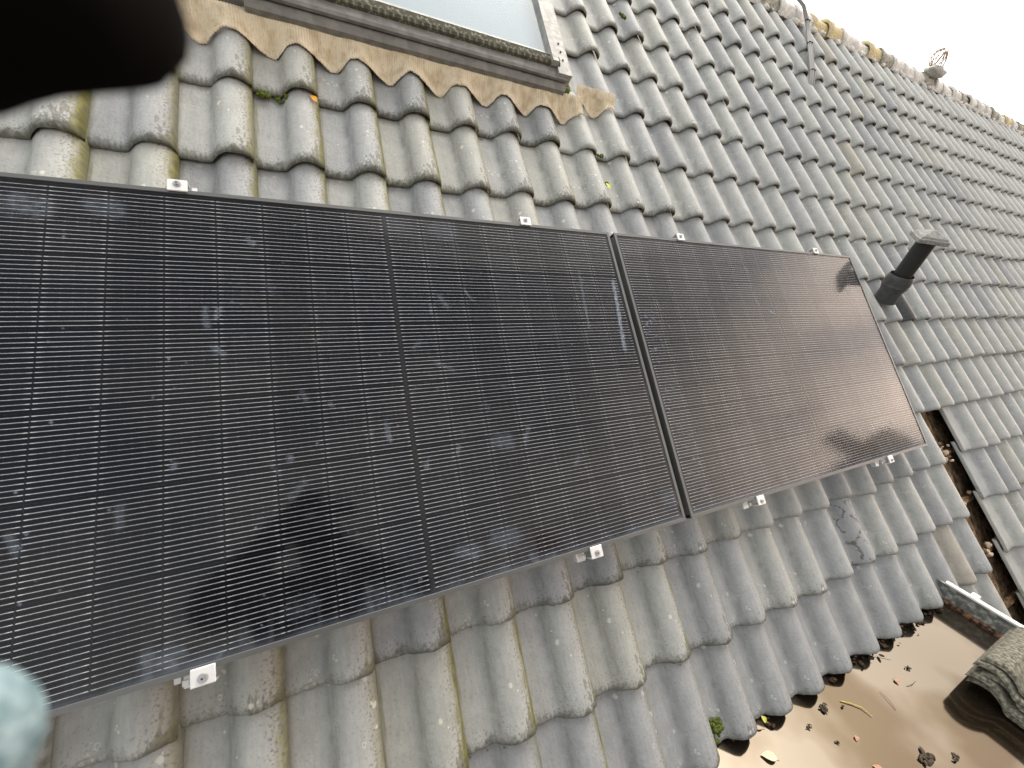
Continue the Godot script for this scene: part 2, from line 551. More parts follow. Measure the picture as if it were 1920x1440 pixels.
func house() -> void:
	var h := thing("house_roof", "steep grey concrete tiled roof slope running up to a pale lichen covered ridge", "roof", roof)
	# tile looks: [moss, white spots, dirt]
	var bump := grain(21, 0.09, 2.2)
	var looks := [[1.0, 5, 1.0], [0.85, 9, 1.0], [0.7, 3, 0.9], [0.95, 2, 0.8], [0.55, 8, 0.8], [0.45, 3, 0.65], [0.12, 1, 0.45], [0.06, 2, 0.6], [0.08, 0, 0.3], [0.1, 1, 0.4]]
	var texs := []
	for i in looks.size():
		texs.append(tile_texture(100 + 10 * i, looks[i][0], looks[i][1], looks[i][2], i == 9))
	var tints := [Color(0.98, 0.98, 0.98), Color(0.95, 0.953, 0.965), Color(1.0, 1.0, 0.99), Color(0.90, 0.905, 0.92), Color(0.985, 0.98, 0.955), Color(0.96, 0.925, 0.88)]
	var mats := []
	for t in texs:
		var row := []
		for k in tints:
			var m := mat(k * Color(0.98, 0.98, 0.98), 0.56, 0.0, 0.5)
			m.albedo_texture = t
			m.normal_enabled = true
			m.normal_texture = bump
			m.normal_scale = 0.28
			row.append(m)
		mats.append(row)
	var meshes := []
	for i in 4: meshes.append(tile_mesh(20, true, i))
	var far_mesh := tile_mesh(11, false, 0)
	var eye: Vector3 = roof.affine_inverse() * cam_at.origin
	var to_cam := cam_at.affine_inverse() * roof
	var list := []
	for k in range(-5, 14):
		for c in range(-8, 56):
			if k < 0 and c < 13: continue
			if c in [16, 17] and k <= 2: continue
			if k == 5 and c == 17: continue
			if k >= 9 and k <= 11 and c >= -1 and c <= 5: continue
			if k == 9 and c == -2: pass
			var at := Vector3(uc(c), vk(k), TROUGH)
			if c == 6 and k >= 9: at.y += 0.04
			var mid := at + Vector3(P * 0.5, 0.15, 0.02)
			var vis := 0.0
			for o in [Vector3(0.01, 0.02, 0), Vector3(P * 0.9, 0.02, 0.03), Vector3(0.01, 0.28, -0.02), Vector3(P * 0.9, 0.28, 0.01), Vector3(P * 0.5, 0.15, 0.02)]:
				var q: Vector3 = at + o
				var s: Vector3 = to_cam * q
				if s.z > -0.1: continue
				var px := Vector2(960 + 746.27 * s.x / -s.z, 720 - 746.27 * s.y / -s.z)
				if px.x < 0 or px.x > 1920 or px.y < 0 or px.y > 1440: continue
				if hidden_by_panel(q, eye): continue
				vis += 0.2
			var d := mid - eye
			list.append([vis * absf(d.normalized().z) / d.length_squared(), k, c, at])
	list.sort_custom(func(a, b): return a[0] > b[0])
	var near_n := 0
	var rest := []
	for e in list:
		var k: int = e[1]
		var c: int = e[2]
		var at: Vector3 = e[3]
		var rr := RandomNumberGenerator.new()
		rr.seed = 1000 + k * 97 + c * 7
		at += Vector3(rr.randfn(0, 0.0014), rr.randfn(0, 0.005), rr.randfn(0, 0.0014))
		var b := Basis(Vector3(0, 0, 1), rr.randfn(0, 0.006)) * Basis(Vector3(0, 1, 0), rr.randfn(0, 0.008)) * Basis(Vector3(1, 0, 0), rr.randfn(0, 0.003))
		if e[0] > 0.0 and near_n < 300:
			near_n += 1
			var li: int
			var x := at.x + rr.randfn(0, 0.25)
			if at.y > 1.0 and x < 0.25: li = [0, 0, 1, 3, 1, 2][rr.randi() % 6]
			elif at.y < 0.2 and x < 0.0: li = [2, 3, 4, 5][rr.randi() % 4]
			elif x < 0.8: li = [4, 5, 5, 6][rr.randi() % 4]
			else: li = [5, 6, 6, 7, 7, 8, 8][rr.randi() % 7]
			if c == 10 and k == 1: li = 9
			var ti := [0, 0, 1, 2, 2, 3, 4][rr.randi() % 7] as int
			if rr.randf() < 0.015 and x > 1.0: ti = 5
			if k == 0 and x < 1.4: ti = 3
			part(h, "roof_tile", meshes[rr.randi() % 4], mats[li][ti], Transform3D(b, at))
		else:
			var tn: float = [1.0, 0.96, 1.04, 0.91, 0.98, 0.95][rr.randi() % 6] * rr.randf_range(0.96, 1.04)
			rest.append([Transform3D(b, at), Color(tn, tn * 0.995, tn * 0.98)])
	var mm := MultiMesh.new()
	mm.transform_format = MultiMesh.TRANSFORM_3D
	mm.use_colors = true
	mm.mesh = far_mesh
	mm.instance_count = rest.size()
	for i in rest.size():
		mm.set_instance_transform(i, rest[i][0])
		mm.set_instance_color(i, rest[i][1])
	var fm := mat(Color.WHITE, 0.58, 0.0, 0.5)
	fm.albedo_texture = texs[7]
	fm.vertex_color_use_as_albedo = true
	var mi := MultiMeshInstance3D.new()
	mi.name = "far_roof_tiles"
	mi.multimesh = mm
	mi.material_override = fm
	mi.set_meta("kind", "stuff")
	h.add_child(mi)
	# what the tiles lie on
	var deck := rough_mat(lin(0.06, 0.04, 0.025), lin(0.19, 0.125, 0.07), 2.2, 30, 0.9, 0.0, 6.0)
	part(h, "roof_deck", box(Vector3(14.0, 4.6, 0.06)), deck, shift(4.4, 1.36, -0.275))
	part(h, "roof_deck", box(Vector3(9.7, 1.6, 0.06)), deck, shift(1.72 + 4.85, -1.74, -0.275))
	part(h, "back_slope", box(Vector3(14.0, 0.06, 4.6)), deck, roof.affine_inverse() * Transform3D(Basis(Vector3.RIGHT, -f_pitch()), roof * Vector3(4.4, 3.66, -0.275) + Vector3(0, -1.80, -1.46)))
	var wood := rough_mat(lin(0.13, 0.075, 0.035), lin(0.30, 0.2, 0.11), 3.0, 33, 0.85, 0.0, 5.0)
	var pale := rough_mat(lin(0.35, 0.27, 0.16), lin(0.55, 0.45, 0.3), 3.0, 34, 0.85, 0.0, 4.0)
	var batten := box(Vector3(11.6, 0.034, 0.024), 0.002)
	for k in range(1, 13):
		part(h, "batten", batten, pale if k == 3 else wood, shift(4.1, vk(k) + 0.018, -0.231))
	var short := box(Vector3(9.5, 0.034, 0.024), 0.002)
	for k in range(-4, 1):
		part(h, "batten", short, wood, shift(1.73 + 4.75, vk(k) + 0.018, -0.231))
	part(h, "rafter", box(Vector3(0.06, 2.4, 0.02), 0.002), wood, shift(2.30, -0.9, -0.2335))
	part(h, "rafter", box(Vector3(0.05, 2.4, 0.014), 0.002), wood, shift(2.50, -0.9, -0.2375))
	# rubble left where the tiles were taken out
	var rub := [rough_mat(lin(0.3, 0.2, 0.13), lin(0.6, 0.5, 0.38), 8, 35), rough_mat(lin(0.05, 0.035, 0.02), lin(0.2, 0.12, 0.07), 8, 36)]
	for i in 2:
		var st := new_st()
		for j in 60:
			var k := R.randi_range(0, 2)
			var at := Vector3(2.235 + absf(R.randfn(0.1, 0.1)), vk(k) + 0.03 + R.randfn(0.0, 0.03), -0.215 + 0.02 * R.randf())
			var s := R.randf_range(0.006, 0.022) * (1.3 if i == 0 else 1.0)
			st.append_from(lump(Vector3(s, s * 0.7, s * 0.6), 0.9, 300 + j + 100 * i, 4), 0, Transform3D(Basis(Vector3(1, 0.3, 0.2).normalized(), R.randf() * TAU), at))
		var o := part(h, "mortar_rubble" if i == 0 else "rotted_wood_bits", st.commit(), rub[i])
		o.set_meta("kind", "stuff")
	# ridge
	var pale_ridge := rough_mat(lin(0.58, 0.57, 0.54), lin(0.80, 0.78, 0.74), 6.0, 37, 0.9, 0.0, 6.0)
	var yellow := rough_mat(lin(0.55, 0.36, 0.05), lin(0.7, 0.6, 0.4), 9.0, 38, 0.9, 0.0, 6.0)
	yellow.albedo_texture = speckle(138, 0.02, lin(0.62, 0.45, 0.10), lin(0.64, 0.62, 0.56), 0.42, 0.52)
	var mid_r := rough_mat(lin(0.22, 0.21, 0.18), lin(0.5, 0.48, 0.42), 7.0, 39, 0.9, 0.0, 6.0)
	var caps := []
	for vv in 3:
		var st := new_st()
		var nz := noise(60 + vv, 3.0, 3)
		var rows := []
		for s in [[0.0, 1.10], [0.012, 1.17], [0.05, 1.15], [0.07, 1.02], [0.16, 0.98], [0.27, 0.93]]:
			var row := []
			for a in 15:
				var t := PI * (-0.08 + 1.16 * a / 14.0)
				var r: float = 0.094 * s[1] * (1.0 + 0.10 * nz.get_noise_2d(s[0] * 6.0, a * 0.28))
				row.append(Vector3(s[0], -cos(t) * r, sin(t) * r))
			rows.append(row)
		sheet(st, rows, [], true)
		var inner := []
		for s in [[0.0, 1.10], [0.004, 0.9], [0.27, 0.8]]:
			var row := []
			for a in 15:
				var t := PI * (-0.08 + 1.16 * a / 14.0)
				row.append(Vector3(s[0], -cos(t) * 0.094 * s[1], sin(t) * 0.094 * s[1]))
			inner.append(row)
		sheet(st, inner, [], false)
		caps.append(done(st))
	var up_ := Basis(Vector3.RIGHT, f_pitch() * -1.0)   # turns the cap's z to the world's up
	for i in 34:
		var u := 1.2 + 0.235 * i
		var m: Material = yellow if i in [8, 9, 12, 27, 30] else (mid_r if i % 4 == 1 else pale_ridge)
		part(h, "ridge_tile", caps[i % 3], m, Transform3D(Basis(Vector3.RIGHT, -(PI / 2 - f_pitch())) * Basis(Vector3(0, 0, 1), R.randfn(0, 0.03)), Vector3(u, 3.665, -0.185 + R.randfn(0, 0.006))))
	var mortar := new_st()
	for i in 150:
		var s := R.randf_range(0.012, 0.04)
		mortar.append_from(lump(Vector3(s * 1.3, s * 0.7, s * 0.6), 0.7, 500 + i, 4), 0, shift(1.2 + 8.0 * R.randf(), 3.585 + R.randfn(0, 0.012), -0.135))
	var mo := part(h, "ridge_mortar", mortar.commit(), pale_ridge)
	mo.set_meta("kind", "stuff")
	part(h, "ridge_end_ball", lump(Vector3(0.12, 0.12, 0.12), 0.2, 77, 10), pale_ridge, shift(9.15, 3.70, -0.10))
	# moss growing on the tiles
	var moss_m := rough_mat(lin(0.035, 0.05, 0.008), lin(0.16, 0.2, 0.03), 30.0, 44, 0.95, 0.0, 8.0)
	var ms := new_st()
	var clumps := [Vector4(0.611, 2.66, -0.085, 0.02), Vector4(0.21, 1.665, -0.13, 0.013), Vector4(0.187, 1.5, -0.125, 0.012), Vector4(-1.115, 1.675, -0.155, 0.02), Vector4(0.03, -0.70, -0.15, 0.022), Vector4(0.02, -0.68, -0.15, 0.016), Vector4(0.012, -0.735, -0.16, 0.02),
		Vector4(2.49, 1.08, -0.15, 0.03), Vector4(-0.13, -0.715, -0.155, 0.02), Vector4(3.0, 3.25, -0.12, 0.025), Vector4(-1.20, 1.67, -0.155, 0.02), Vector4(-1.16, 1.66, -0.16, 0.016)]
	for i in clumps.size():
		var q: Vector4 = clumps[i]
		for j in 10:
			var s := q.w * R.randf_range(0.25, 0.6)
			ms.append_from(lump(Vector3(s, s, s * 0.8), 0.6, 700 + i * 10 + j, 5), 0, shift(q.x + R.randfn(0, q.w * 0.55), q.y + R.randfn(0, q.w * 0.4), q.z + absf(R.randfn(0, q.w * 0.15))))
	for i in 240:   # crumbs of moss under the noses of the mossy courses
		var k := [8, 7, 8, 2, 1][R.randi() % 5] as int
		var c := R.randi_range(-5, 5)
		if k == 2: c = R.randi_range(-1, 4)
		if k == 1: c = R.randi_range(0, 5)
		var t := R.randf()
		var s := R.randf_range(0.0006, 0.0017)
		ms.append_from(lump(Vector3(s * 1.5, s, s * 0.7), 0.6, 900 + i, 4), 0, shift(uc(c) + t * P, vk(k) - 0.002 + R.randfn(0, 0.003), TROUGH + prof(t) - 0.0215))
	var mp := part(h, "moss", ms.commit(), moss_m)
	mp.set_meta("kind", "stuff")
	# rotting leaves in the gutter line
	var lm := rough_mat(lin(0.012, 0.007, 0.004), lin(0.10, 0.05, 0.025), 25.0, 46, 0.7, 0.0, 6.0)
	var ls := new_st()
	for i in 170:
		var x := R.randf_range(-0.2, 1.66)
		if x < 0.75 and R.randf() < 0.7: x += 0.85
		var z := 0.335 + 0.018 * R.randfn(0, 1.0) + (0.02 if x > 0.85 else 0.0)
		var s := R.randf_range(0.003, 0.010)
		ls.append_from(lump(Vector3(s * 1.6, s * 0.35, s), 0.9, 1300 + i % 40, 3), 0, Transform3D(Basis.from_euler(Vector3(R.randf() * 0.6, R.randf() * TAU, R.randf() * 0.6)), Vector3(x, 0.004 + 0.012 * R.randf(), z)))
	var lp := part(h, "rotting_leaves", ls.commit(), lm, roof.affine_inverse())
	lp.set_meta("kind", "stuff")
	# wall under the eaves, down to the ground
	var wall := rough_mat(lin(0.16, 0.07, 0.045), lin(0.27, 0.14, 0.09), 2.0, 48)
	part(h, "wall", box(Vector3(13.6, 2.9, 0.3)), wall, roof.affine_inverse() * shift(4.4, -1.55, -0.2))

func f_pitch() -> float: return deg_to_rad(PITCH)

func panels() -> void:
	var cell_n := noise(3, 2.0, 3)
	var cell_tex := tex(96, 1024, func(x: float, y: float) -> Color:
		var wire := (y - 0.038) / 0.924 * 15.0 + 0.5
		var d := absf(wire - floorf(wire) - 0.5) / 15.0 * 182.7 * 0.924      # mm from the wire
		var c := Vector3(0.0050, 0.0058, 0.0085) * (1.0 + 0.15 * cell_n.get_noise_2d(x, y))
		var half := 0.34
		var a := 0.8
		var e := minf(x, 1.0 - x)
		if e < 0.08:
			half = 0.5
			a = 0.9
		elif absf(x * 5.0 - floorf(x * 5.0) - 0.5) < 0.05:
			half = 0.44
			a = 0.85
		if d < half and y > 0.03 and y < 0.97 and e > 0.014: c = Vector3(a, a * 1.0, a * 1.02)
		return Color(c.x, c.y, c.z).linear_to_srgb())
	var cm := []
	for t in [1.0, 0.9, 0.96]:
		var m := mat(Color(t, t, t), 0.35, 0.0, 0.15)
		m.albedo_texture = cell_tex
		cm.append(m)
	var back := mat(lin(0.012, 0.012, 0.0125), 0.45, 0.0, 0.3)
	var ribbon := mat(lin(0.02, 0.02, 0.022), 0.4, 0.3, 0.4)
	var glass := mat(Color(0, 0, 0, 0.0), 0.08, 0.0, 0.37)
	glass.transparency = BaseMaterial3D.TRANSPARENCY_ALPHA
	glass.normal_enabled = true
	glass.normal_texture = grain(90, 0.03, 1.0)
	glass.normal_scale = 0.06
	glass.uv1_scale = Vector3(9, 6, 1)
	var alu := mat(lin(0.115, 0.118, 0.118), 0.42, 0.35, 0.5)
	alu.normal_enabled = true
	alu.normal_texture = grain(91, 0.08, 0.6)
	alu.normal_scale = 0.15
	alu.uv1_triplanar = true
	alu.uv1_scale = Vector3.ONE * 4.0
	var st := new_st(false)
	quad(st, Vector3(-0.0531, 0.09135, 0), Vector3(0.0531, 0.09135, 0), Vector3(0.0531, -0.09135, 0), Vector3(-0.0531, -0.09135, 0))
	# a cell is a thin wafer with an edge
	add_box(st, Vector3(0.1062, 0.1829, 0.0004), shift(0, 0, -0.00025))
	var cell := done(st)
	var fr := [Vector2(0, 0), Vector2(0, -0.032), Vector2(0.022, -0.032), Vector2(0.022, -0.030), Vector2(0.002, -0.030), Vector2(0.002, -0.006), Vector2(0.0108, -0.006), Vector2(0.0115, -0.0008), Vector2(0.0108, 0.0)]
	fr.reverse()
	var bars := [bar(fr, -PW / 2, PW / 2), bar(fr, -PH / 2 + 0.0112, PH / 2 - 0.0112)]
	for side in 2:
		var x0 := -PW / 2 if side == 0 else GAP + PW / 2
		var t := thing("solar_panel", ["near black solar panel on the left, wide under the roof window, photographer mirrored in it", "far black solar panel on the right, brownish sky mirrored, beside vent pipe"][side], "solar panel", roof * shift(x0, PH / 2, 0), "solar panels in a row on the roof")
		part(t, "frame_bar", bars[0], alu, Transform3D(Basis(), Vector3(0, -PH / 2, 0)))
		part(t, "frame_bar", bars[0], alu, Transform3D(Basis(Vector3(0, 0, 1), PI), Vector3(0, PH / 2, 0)))
		part(t, "frame_bar", bars[1], alu, Transform3D(Basis(Vector3(0, 0, 1), PI / 2), Vector3(PW / 2, 0, 0)))
		part(t, "frame_bar", bars[1], alu, Transform3D(Basis(Vector3(0, 0, 1), -PI / 2), Vector3(-PW / 2, 0, 0)))
		part(t, "backsheet", box(Vector3(PW - 0.005, PH - 0.005, 0.001)), back, shift(0, 0, -0.0052))
		for half in [-1, 1]:
			for i in 8:
				for j in 6:
					part(t, "solar_cell", cell, cm[(i * 5 + j * 3 + side) % 3], shift(half * (0.0055 + 0.0535 + 0.107 * i), (j - 2.5) * 0.1837, -0.0042))
		for j in 5:   # thin cross ribbons in the gaps between the rows
			for q in [-0.0035, 0.0035]:
				pass
		var gl := new_st(false)
		quad(gl, Vector3(-PW / 2 + 0.004, PH / 2 - 0.004, 0), Vector3(PW / 2 - 0.004, PH / 2 - 0.004, 0), Vector3(PW / 2 - 0.004, -PH / 2 + 0.004, 0), Vector3(-PW / 2 + 0.004, -PH / 2 + 0.004, 0))
		part(t, "glass", done(gl), glass, shift(0, 0, -0.0022))
		var gr := new_st(false)
		quad(gr, Vector3(-PW / 2 + 0.0115, PH / 2 - 0.0115, 0), Vector3(PW / 2 - 0.0115, PH / 2 - 0.0115, 0), Vector3(PW / 2 - 0.0115, -PH / 2 + 0.0115, 0), Vector3(-PW / 2 + 0.0115, -PH / 2 + 0.0115, 0))
		var gm := mat(Color.WHITE, 0.7, 0.0, 0.3)
		gm.albedo_texture = grime(side)
		gm.transparency = BaseMaterial3D.TRANSPARENCY_ALPHA
		part(t, "dried_smears", done(gr), gm, shift(0, 0, -0.0017))
	# clamps
	var white := mat(lin(0.74, 0.75, 0.75), 0.42, 0.25, 0.5)
	var steel := mat(lin(0.45, 0.45, 0.46), 0.35, 0.8, 0.5)
	var hole := mat(lin(0.02, 0.02, 0.02), 0.6)
	var cl := [[-1.393, 1, "leftmost clamp on the top edge of the near panel"], [-0.378, 1, "second clamp on the top edge of the near panel, close to its right corner"], [0.403, 1, "clamp on the top edge of the far panel, nearest its left corner"], [1.44, 1, "clamp on the top edge of the far panel, nearest the vent pipe"],
		[-1.355, -1, "large pale clamp on the bottom edge of the near panel, left of the mirrored photographer"], [-0.385, -1, "clamp with rail stub on the bottom edge of the near panel, near its right corner"], [0.391, -1, "clamp with rail stub on the bottom edge of the far panel, left one"], [1.38, -1, "rightmost clamp on the bottom edge of the far panel, by the missing tiles"]]
	var plate := box(Vector3(0.042, 0.034, 0.005), 0.0012)
	var lip := box(Vector3(0.042, 0.004, 0.030), 0.001)
	var wash := CylinderMesh.new()
	wash.top_radius = 0.0085; wash.bottom_radius = 0.0095; wash.height = 0.003; wash.radial_segments = 20
	var bolt := CylinderMesh.new()
	bolt.top_radius = 0.0048; bolt.bottom_radius = 0.005; bolt.height = 0.004; bolt.radial_segments = 12
	var key := CylinderMesh.new()
	key.top_radius = 0.0024; key.bottom_radius = 0.0024; key.height = 0.0012; key.radial_segments = 6
	var rail := box(Vector3(0.03, 0.06, 0.022), 0.0015)
	var tab := box(Vector3(0.012, 0.012, 0.004), 0.0008)
	var up := Basis(Vector3.RIGHT, PI / 2)
	for q in cl:
		var top: bool = q[1] > 0
		var t := thing("panel_clamp", q[2], "clamp", roof * Transform3D(Basis() if top else Basis(Vector3(0, 0, 1), PI), Vector3(q[0], PH if top else 0.0, 0)), "silver clamps holding the solar panels")
		part(t, "plate", plate, white, shift(0, 0.009, 0.0035))
		part(t, "back_lip", lip, white, shift(0, 0.0245, -0.010))
		part(t, "washer", wash, steel, Transform3D(up, Vector3(0, 0.012, 0.0072)))
		part(t, "bolt", bolt, steel, Transform3D(up, Vector3(0, 0.012, 0.0100)))
		part(t, "key_hole", key, hole, Transform3D(up, Vector3(0, 0.012, 0.0118)))
		part(t, "rail_stub", rail, white, shift(0.0 if top else 0.03, 0.005, -0.055))
		part(t, "foot_tab", tab, white, shift(0.030 if top else 0.034, 0.018, -0.02))
		if not top: part(t, "foot_tab", tab, white, shift(0.05, 0.012, -0.03))

func grime(side: int) -> ImageTexture:
	var r := RandomNumberGenerator.new()
	r.seed = 400 + side
	var n := noise(410 + side, 30.0, 4)
	var n2 := noise(420 + side, 5.0, 3)
	var w := 900
	var h := 576
	# strokes: from, to, radius, strength, warp
	var strokes := []
	for i in (46 if side == 0 else 24):
		var a := Vector2(r.randf() * 1.55, r.randf())
		if side == 0 and i < 24: a = Vector2(r.randf_range(0.35, 1.1), r.randf_range(0.2, 0.72))
		var l := r.randf_range(0.005, 0.05)
		var an := r.randf_range(0.5, 2.6)
		strokes.append([a, a + Vector2(cos(an), sin(an)) * l, r.randf_range(0.003, 0.010), r.randf_range(0.08, 0.3)])
	if side == 0:
		strokes.append([Vector2(1.535, 0.19), Vector2(1.508, 0.44), 0.0085, 0.75])
		strokes.append([Vector2(1.40, 0.16), Vector2(1.385, 0.36), 0.005, 0.25])
		for q in [[0.06, 0.06, 0.03, 0.22], [0.18, 0.05, 0.025, 0.16], [0.50, 0.95, 0.022, 0.08], [0.66, 0.97, 0.03, 0.10], [0.86, 0.93, 0.02, 0.2], [0.96, 0.92, 0.03, 0.18], [0.93, 0.035, 0.035, 0.13], [0.8, 0.03, 0.03, 0.1], [1.0, 0.68, 0.025, 0.18], [1.52, 0.93, 0.025, 0.16], [0.28, 0.97, 0.02, 0.22]]:
			strokes.append([Vector2(q[0], q[1]), Vector2(q[0] + 0.03, q[1] + 0.004), q[2], q[3]])
	else:
		strokes.append([Vector2(0.735, 0.30), Vector2(0.755, 0.315), 0.009, 0.6])
		for i in 90:
			var a := Vector2(0.01 + absf(r.randfn(0, 0.06)), r.randf_range(0.3, 1.0))
			strokes.append([a, a + Vector2(0.004, 0.002), r.randf_range(0.002, 0.005), r.randf_range(0.2, 0.5)])
	for i in 160:
		var a := Vector2(r.randf() * 1.55, r.randf())
		strokes.append([a, a + Vector2(0.001, 0.001), r.randf_range(0.0015, 0.003), r.randf_range(0.2, 0.6)])
	var acc := PackedFloat32Array()
	acc.resize(w * h)
	for s in strokes:
		var lo: Vector2 = s[0].min(s[1]) - Vector2.ONE * s[2] * 1.6
		var hi: Vector2 = s[0].max(s[1]) + Vector2.ONE * s[2] * 1.6
		for y in range(maxi(0, int(lo.y * h)), mini(h, int(hi.y * h) + 1)):
			for x in range(maxi(0, int(lo.x * h)), mini(w, int(hi.x * h) + 1)):
				var p := Vector2(x, y) / h
				var c := Geometry2D.get_closest_point_to_segment(p, s[0], s[1])
				var d: float = p.distance_to(c) / s[2] + 0.5 * n.get_noise_2dv(p)
				if d < 1.3: acc[y * w + x] = maxf(acc[y * w + x], s[3] * smoothstep(1.3, 0.3, d) * clampf(0.75 + 0.8 * n.get_noise_2dv(p * 2.0), 0.1, 1.2))
	return tex(w, h, func(x: float, y: float) -> Color:
		var p := Vector2(x * w / h, y)
		var a := acc[mini(h - 1, int(y * h)) * w + mini(w - 1, int(x * w))]
		a += maxf(0.0, 0.002 + 0.022 * n2.get_noise_2dv(p)) * (0.5 + 0.5 * n.get_noise_2dv(p))
		a += 0.22 * smoothstep(0.975, 1.0, y) * (0.6 + 0.6 * n2.get_noise_2dv(p * 2.0)) + 0.10 * smoothstep(0.9, 1.0, y) * clampf(n.get_noise_2d(p.x * 1.6, p.y * 0.12) * 1.8, 0.0, 1.0)
		var c := Vector3(0.38, 0.46, 0.56)
		return Color(c.x, c.y, c.z, 0).linear_to_srgb() + Color(0, 0, 0, clampf(a * 0.62, 0, 0.8)))

func skylight() -> void:
	var t := thing("roof_window", "grey framed roof window with pale glass and lichen on its bottom rail, above the near panel", "skylight", roof)
	var grey := rough_mat(lin(0.17, 0.168, 0.155), lin(0.24, 0.235, 0.22), 3.0, 200, 0.5, 0.15, 0.8)
	var dark := rough_mat(lin(0.05, 0.045, 0.03), lin(0.2, 0.19, 0.15), 9.0, 202, 0.85, 0.0, 5.0)
	dark.albedo_texture = speckle(203, 0.018, lin(0.07, 0.068, 0.045), lin(0.36, 0.35, 0.30), 0.5, 0.9)
	var light := rough_mat(lin(0.32, 0.315, 0.30), lin(0.42, 0.41, 0.39), 3.0, 204, 0.5, 0.2, 1.0)
	var x0 := -1.2325
	var x1 := 0.035
	part(t, "sill_flashing", bar([Vector2(1.942, -0.15), Vector2(1.982, -0.15), Vector2(1.982, -0.048), Vector2(1.945, -0.060), Vector2(1.935, -0.068), Vector2(1.936, -0.10)], x0, x1), grey)
	part(t, "sash_ledge", bar([Vector2(1.983, -0.15), Vector2(2.008, -0.15), Vector2(2.008, -0.026), Vector2(1.972, -0.030), Vector2(1.961, -0.036), Vector2(1.961, -0.047), Vector2(1.983, -0.0405)], x0 + 0.01, x1 + 0.004), grey)
	part(t, "bottom_rail", bar([Vector2(2.009, -0.1), Vector2(2.060, -0.1), Vector2(2.060, -0.016), Vector2(2.050, -0.006), Vector2(2.016, -0.008), Vector2(2.006, -0.014), Vector2(2.004, -0.024)], x0 + 0.02, -0.005), dark)
	part(t, "top_rail", bar([Vector2(3.04, -0.15), Vector2(3.14, -0.15), Vector2(3.14, 0.004), Vector2(3.04, 0.004)], x0, x1 + 0.02), light)
	for s in 2:
		var xa := -0.052 if s == 0 else x0 + 0.02
		part(t, "side_rail", bar([Vector2(2.005 if s == 0 else 2.0605, -0.1), Vector2(3.039, -0.1), Vector2(3.039, 0.006), Vector2(2.005 if s == 0 else 2.0605, 0.006)], xa, xa + 0.03), light)
		var xb := -0.018 if s == 0 else x0 - 0.055
		part(t, "side_cladding", bar([Vector2(1.968, -0.1), Vector2(3.039, -0.1), Vector2(3.039, -0.016), Vector2(1.968, -0.016)], xb, xb + 0.07), light)
		var xc := 0.0525 if s == 0 else x0 - 0.09
		part(t, "side_gutter", bar([Vector2(1.94, -0.19), Vector2(3.1, -0.19), Vector2(3.1, -0.12), Vector2(1.94, -0.12)], xc, xc + 0.034), mat(lin(0.03, 0.03, 0.03), 0.6))
	var bolt := box(Vector3(0.008, 0.008, 0.004), 0.001)
	for i in 3: part(t, "screw", bolt, dark, shift(0.02, 2.05 + 0.05 * i, -0.0140))
	var gl := mat(Color(0, 0, 0, 0.0), 0.12, 0.0, 0.4)
	gl.transparency = BaseMaterial3D.TRANSPARENCY_ALPHA
	var st := new_st(false)
	quad(st, Vector3(x0 + 0.04, 3.05, 0), Vector3(-0.045, 3.05, 0), Vector3(-0.045, 2.055, 0), Vector3(x0 + 0.04, 2.055, 0))
	part(t, "pane", done(st), gl, shift(0, 0, -0.014))
	part(t, "glazing_bead", bar([Vector2(2.0605, -0.05), Vector2(2.073, -0.05), Vector2(2.073, -0.0155), Vector2(2.0605, -0.0155)], x0 + 0.051, -0.0525), light)
	# white blind behind the glass
	var bn := noise(210, 1.1, 4)
	var bl := mat(Color.WHITE, 0.9)
	bl.albedo_texture = tex(256, 256, func(x: float, y: float) -> Color:
		var k := 0.5 + 0.5 * bn.get_noise_2d(x * 1.2, y * 1.2)
		return Color(lerpf(0.16, 0.26, k), lerpf(0.25, 0.34, k), lerpf(0.32, 0.39, k)).linear_to_srgb())
	part(t, "blind", box(Vector3(1.15, 0.99, 0.006)), bl, shift((x0 + 0.04 - 0.045) / 2, 2.555, -0.045))
	# pleated apron dressed over the tiles
	var am := mat(Color.WHITE, 0.75, 0.0, 0.4)
	var a1 := noise(220, 4.0, 4)
	var a2 := noise(221, 14.0, 3)
	am.albedo_texture = tex(1024, 96, func(x: float, y: float) -> Color:
		var n := a1.get_noise_2d(x * 9.0, y * 0.9)
		var m := a2.get_noise_2d(x * 12.0, y * 1.5)
		var c := Vector3(0.74, 0.65, 0.48).lerp(Vector3(0.55, 0.44, 0.29), clampf(0.25 + 1.3 * n, 0, 1)).lerp(Vector3(0.62, 0.58, 0.51), clampf(m * 1.6 - 0.35, 0, 0.8))
		if m < -0.45: c *= 0.78
		return Color(c.x, c.y, c.z).linear_to_srgb())
	# sheet metal bridges the step at the right of each roll
	var drape := func(u: float) -> float:
		var z := 0.0
		for i in 14:
			var d := i * 0.006
			z = maxf(z, prof(fposmod((u - d - U0) / P, 1.0)) - d * 0.62)
			if i < 6: z = maxf(z, prof(fposmod((u + d - U0) / P, 1.0)) - d * 1.1)
		return z
